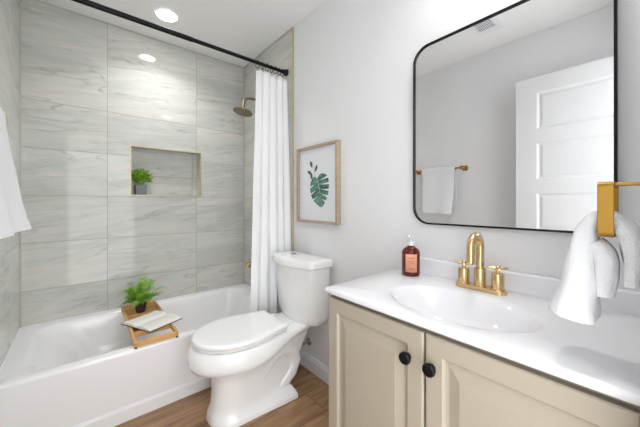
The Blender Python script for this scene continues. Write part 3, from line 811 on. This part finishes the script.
o = link('hand_towel', bm, M['terry'], angle=180); tag(o, 'white hand towel folded through the gold towel ring', 'towel')

# ------------------------------------------------------------------ towel bar on the left wall with bath towel
t = thing('towel_bar', 'gold towel bar on the wall opposite the mirror, holding the white towel', 'towel bar', (-W-0.008, -1.24, 1.487))
BZ, BX = 1.487, -1.457
bm = bmesh.new(); tube(bm, [(BX, -0.995, BZ), (BX, -1.475, BZ)], 0.008, 14); link('bar', bm, M['gold'], t)
for yy in (-1.00, -1.468):
    bm = bmesh.new(); add_box(bm, BX-0.012, BX+0.012, yy-0.016, yy+0.016, BZ-0.016, BZ+0.016, 0.002, 1); add_box(bm, -W-0.007, BX-0.01, yy-0.010, yy+0.010, BZ-0.010, BZ+0.010); add_box(bm, -W-0.0075, -W, yy-0.022, yy+0.022, BZ-0.022, BZ+0.022, 0.001, 1)
    link('post', bm, M['gold'], t, smooth=False)
def towel_sheet():
    bm = bmesh.new()
    P = [(-1.498, 1.13), (-1.494, 1.20), (-1.484, 1.32), (-1.474, 1.43), (-1.471, 1.487), (-1.466, 1.498), (-1.457, 1.502), (-1.448, 1.498), (-1.442, 1.485), (-1.437, 1.43), (-1.423, 1.34), (-1.408, 1.24), (-1.394, 1.16), (-1.380, 1.095), (-1.374, 1.070)]
    NYt = 40; loops = []
    Q = []
    for i in range(len(P)-1):
        for k in range(4):
            u = k/4; Q.append((P[i][0]*(1-u)+P[i+1][0]*u, P[i][1]*(1-u)+P[i+1][1]*u))
    Q.append(P[-1])
    rows = []
    for i, (x, z) in enumerate(Q):
        f = i/(len(Q)-1); front = max(0, (f-0.52)/0.48); back = max(0, (0.42-f)/0.42); row = []
        ya = -1.082 - 0.055*front - 0.045*back; yb = -1.405 + 0.010*front - 0.0*back
        for k in range(NYt+1):
            u = k/NYt; y = ya + (yb-ya)*u
            dx = 0.006*front*math.sin(u*9+1) + 0.003*noise.noise(Vector((y*14, z*9, 2)))
            if z < 1.115 and z > 1.10 and front > 0: dx -= 0.002
            row.append(bm.verts.new((x+dx-0.034*front*u, y + 0.004*noise.noise(Vector((z*13, u*2, 5))), z - 0.010*front*u)))
        rows.append(row)
    for a, b in zip(rows, rows[1:]):
        for k in range(NYt): bm.faces.new((a[k], a[k+1], b[k+1], b[k]))
    return bm
o = link('bath_towel', towel_sheet(), M['terry'], angle=180)
s = o.modifiers.new('solid', 'SOLIDIFY'); s.thickness = 0.012; s.offset = 0
s = o.modifiers.new('bev', 'BEVEL'); s.width = 0.003; s.segments = 2; s.limit_method = 'ANGLE'
tag(o, 'white towel draped over the gold bar on the left wall, at the photo\'s left edge', 'towel')

# ------------------------------------------------------------------ bath tray with book and fern
TX0, TX1, TY0_, TY1_ = -1.005, -0.785, -0.785, -0.085
zb = TZ + 0.0005
t = thing('bath_tray', 'bamboo bath tray laid across the tub rims', 'bath tray', (-0.895, -0.435, zb))
bm = bmesh.new()
for x in (TX0, TX1-0.014): add_box(bm, x, x+0.014, TY0_, TY1_, zb+0.008, zb+0.038, 0.002, 1)
link('side_rails', bm, M['bamboo'], t, smooth=False)
for y0, z1 in ((TY0_, 0.036), (-0.640, 0.034), (-0.330, 0.034), (TY1_-0.014, 0.038)):
    bm = bmesh.new(); add_box(bm, TX0+0.014, TX1-0.014, y0, y0+0.014, zb+0.006, zb+z1, 0.002, 1); link('cross_rail', bm, M['bamboo'], t, smooth=False)
for y0, y1 in ((-0.600, -0.345), (-0.300, -0.110)):
    n = 5 if y1-y0 > 0.2 else 4
    for k in range(n):
        a = y0 + (y1-y0)*k/n; bm = bmesh.new(); add_box(bm, TX0+0.014, TX1-0.014, a, a+(y1-y0)/n-0.012, zb+0.010, zb+0.017, 0.001, 1); link('slat', bm, M['bamboo'], t, smooth=False)
for y in (TY0_, TY1_-0.03):
    for x in (TX0+0.001, TX1-0.013): link('foot', box(x, x+0.012, y+0.001, y+0.029, zb, zb+0.009), M['pot'], t, smooth=False)

# open book, resting on the rails
bz = zb + 0.0385
t = thing('book', 'open hardback book lying across the bath tray', 'book', (-0.88, -0.535, bz))
ang = math.atan2(0.095, 0.202)
MT = Matrix.Translation((-0.88, -0.535, bz)) @ Matrix.Rotation(ang, 4, 'Z')    # local x: along the spine, local y: across the pages
LB, WB = 0.110, 0.138
bm = bmesh.new(); prof = []
n = 14
top = []; bot = []
for i in range(-n, n+1):
    u = i/n; au = abs(u)
    h = 0.004 + 0.0155*math.sin(PI*min(1, au*1.0+0.0))**0.6*(1-0.45*au) if au > 0 else 0.005
    top.append((u*WB*0.965, h + 0.0035)); bot.append((u*WB*0.965, 0.0035))
loop = top + bot[::-1]
loft(bm, [[(x, y, z) for y, z in loop] for x in (-LB*0.97, LB*0.97)]); bm.transform(MT); pg = link('pages', bm, M['pages'], t, angle=50)
bm = bmesh.new(); add_box(bm, -LB, LB, -WB, -0.008, 0.0, 0.003); add_box(bm, -LB, LB, 0.008, WB, 0.0, 0.003); add_box(bm, -LB, LB, -0.008, 0.008, 0.0, 0.0035); bm.transform(MT)
link('cover', bm, M['cover'], t, smooth=False)
bm = bmesh.new(); random.seed(4)
for sd in (-1, 1):
    for k in range(13):
        x = -LB*0.80 + k*LB*1.6/12
        segs = []
        for i in range(9):
            au = 0.14 + 0.72*i/8 * (0.5 if k == 12 else 1)
            h = 0.004 + 0.0155*math.sin(PI*au)**0.6*(1-0.45*au) + 0.0042
            segs.append((sd*au*WB*0.965, h))
        r0 = [bm.verts.new((x-0.0013, y, z)) for y, z in segs]; r1 = [bm.verts.new((x+0.0013, y, z)) for y, z in segs]
        for a, b, c, d in zip(r0, r0[1:], r1[1:], r1): bm.faces.new((a, b, c, d))
bm.transform(MT); link('print_lines', bm, M['ink'], pg)

# fern in a small dark pot, standing on the slats
fx, fy, fz = -0.902, -0.235, zb+0.0178
t = thing('potted_fern', 'green fern in a small dark pot on the bath tray', 'plant', (fx, fy, fz))
bm = bmesh.new(); lathe(bm, (fx, fy, fz), [(0.026, 0), (0.028, 0.002), (0.036, 0.050), (0.039, 0.052), (0.039, 0.060), (0.034, 0.060), (0.032, 0.052), (0.0, 0.052)], 28); pt = link('pot', bm, M['pot'], t)
bm = bmesh.new(); lathe(bm, (fx, fy, fz+0.0525), [(0.0325, 0), (0.02, 0.003), (0, 0.004)], 20); link('soil', bm, M['soil'], pt)
def frond(bm, base, az, length, rise, droop, width, rnd):
    n = 16; pts = []
    d = Vector((math.cos(az), math.sin(az), 0)); side = Vector((-d.y, d.x, 0)); curl = rnd.uniform(-0.25, 0.25)
    for i in range(n+1):
        u = i/n
        p = Vector(base) + d*length*(u*0.95) + side*length*curl*u*u*0.5 + Vector((0, 0, rise*math.sin(u*PI*0.62) - droop*u*u))
        pts.append(p)
    tube(bm, pts, [0.0012*(1-0.7*i/n) for i in range(n+1)], 5)
    for i in range(3, n+1):
        u = i/n; tn = (pts[min(n, i+1)] - pts[i-1]).normalized(); sd = tn.cross(Vector((0, 0, 1))).normalized()
        ll = width*math.sin(PI*min(0.97, 0.16+u*0.82))**0.8
        for s_ in (1, -1):
            dir_ = (sd*s_*0.85 + tn*0.55 + Vector((0, 0, rnd.uniform(-.25, .12)))).normalized()
            nrm = dir_.cross(tn).normalized()
            # sub-pinnate: three small lobes per leaflet
            m = 4
            for k in range(m):
                q = pts[i] + dir_*ll*(k+0.3)/m; l2 = ll*0.34*(1-0.17*k)
                for s2 in (1, -1):
                    d2 = (dir_*0.65 + nrm.cross(dir_)*s2*0.75 + Vector((0, 0, rnd.uniform(-.15, .15)))).normalized(); w2 = d2.cross(nrm).normalized()*l2*0.33
                    a, b, c, e = q, q + d2*l2*0.5 + w2, q + d2*l2, q + d2*l2*0.5 - w2
                    bm.faces.new([bm.verts.new(v) for v in (a, b, c, e)])
rnd = random.Random(11); bm = bmesh.new()
for k in range(30):
    az = rnd.uniform(0, 2*PI) if k > 11 else 2*PI*k/12 + rnd.uniform(-.2, .2)
    ln = rnd.uniform(0.13, 0.19) if k < 16 else rnd.uniform(0.06, 0.11)
    if math.sin(az) > 0.5: ln *= 0.85
    frond(bm, (fx + 0.012*math.cos(az), fy+0.012*math.sin(az), fz+0.054), az, ln, rnd.uniform(0.11, 0.20) if k % 2 else rnd.uniform(0.03, 0.08), rnd.uniform(0.0, 0.06), rnd.uniform(0.034, 0.046), rnd)
link('fronds', bm, M['fern'], t, smooth=False)

# leafy plant in the niche
px, py, pz_ = -0.862, 0.062, NZ0 + 0.0005
t = thing('potted_plant', 'small bushy green plant in a grey pot in the tiled niche', 'plant', (px, py, pz_))
bm = bmesh.new()
def sq(h, hz): return [(x, y, pz_+hz) for x, y in rrect(px, py, h, h, 0.010, 4)]
loft(bm, [sq(0.034, 0), sq(0.041, 0.086), sq(0.036, 0.086), sq(0.036, 0.074)]); pt = link('pot', bm, M['greypot'], t, angle=30)
rnd = random.Random(5); bm = bmesh.new()
def leaf(bm, p, d, l, w):
    d = d.normalized(); s_ = d.cross(Vector((rnd.uniform(-.3, .3), rnd.uniform(-.3, .3), 1))).normalized(); u = s_.cross(d)
    V = [p, p+d*l*.3+s_*w, p+d*l*.7+s_*w*.9+u*l*.05, p+d*l, p+d*l*.7-s_*w*.9+u*l*.05, p+d*l*.3-s_*w]
    mid = p + d*l*.5 - u*l*.06
    vs = [bm.verts.new(v) for v in V]; mv = bm.verts.new(mid)
    for i in range(6): bm.faces.new((vs[i], vs[(i+1) % 6], mv))
for k in range(320):
    th_ = rnd.uniform(0, 2*PI); ph = math.acos(rnd.uniform(-0.35, 1)); r = 0.070*rnd.uniform(0.45, 1.0)
    d = Vector((math.sin(ph)*math.cos(th_), math.sin(ph)*math.sin(th_), math.cos(ph)*0.95))
    p = Vector((px, py-0.008, pz_+0.135)) + Vector((d.x*r*1.06, min(d.y*r, 0.045), d.z*r*1.05))
    if p.x < NX0+0.014: p.x = NX0+0.014
    leaf(bm, p, d + Vector((rnd.uniform(-.6, .6), rnd.uniform(-.6, .6), rnd.uniform(-.3, .7))), rnd.uniform(0.018, 0.027), rnd.uniform(0.006, 0.009))
fo = link('foliage', bm, M['bush'], t, smooth=False)
bm = bmesh.new()
for k in range(14):
    a = 2*PI*k/14; tube(bm, [(px+0.01*math.cos(a), py+0.01*math.sin(a), pz_+0.07), (px+0.025*math.cos(a), py+0.02*math.sin(a), pz_+0.11), (px+0.04*math.cos(a), py+0.03*math.sin(a), pz_+0.15)], 0.0015, 5)
link('stems', bm, M['bush'], t)
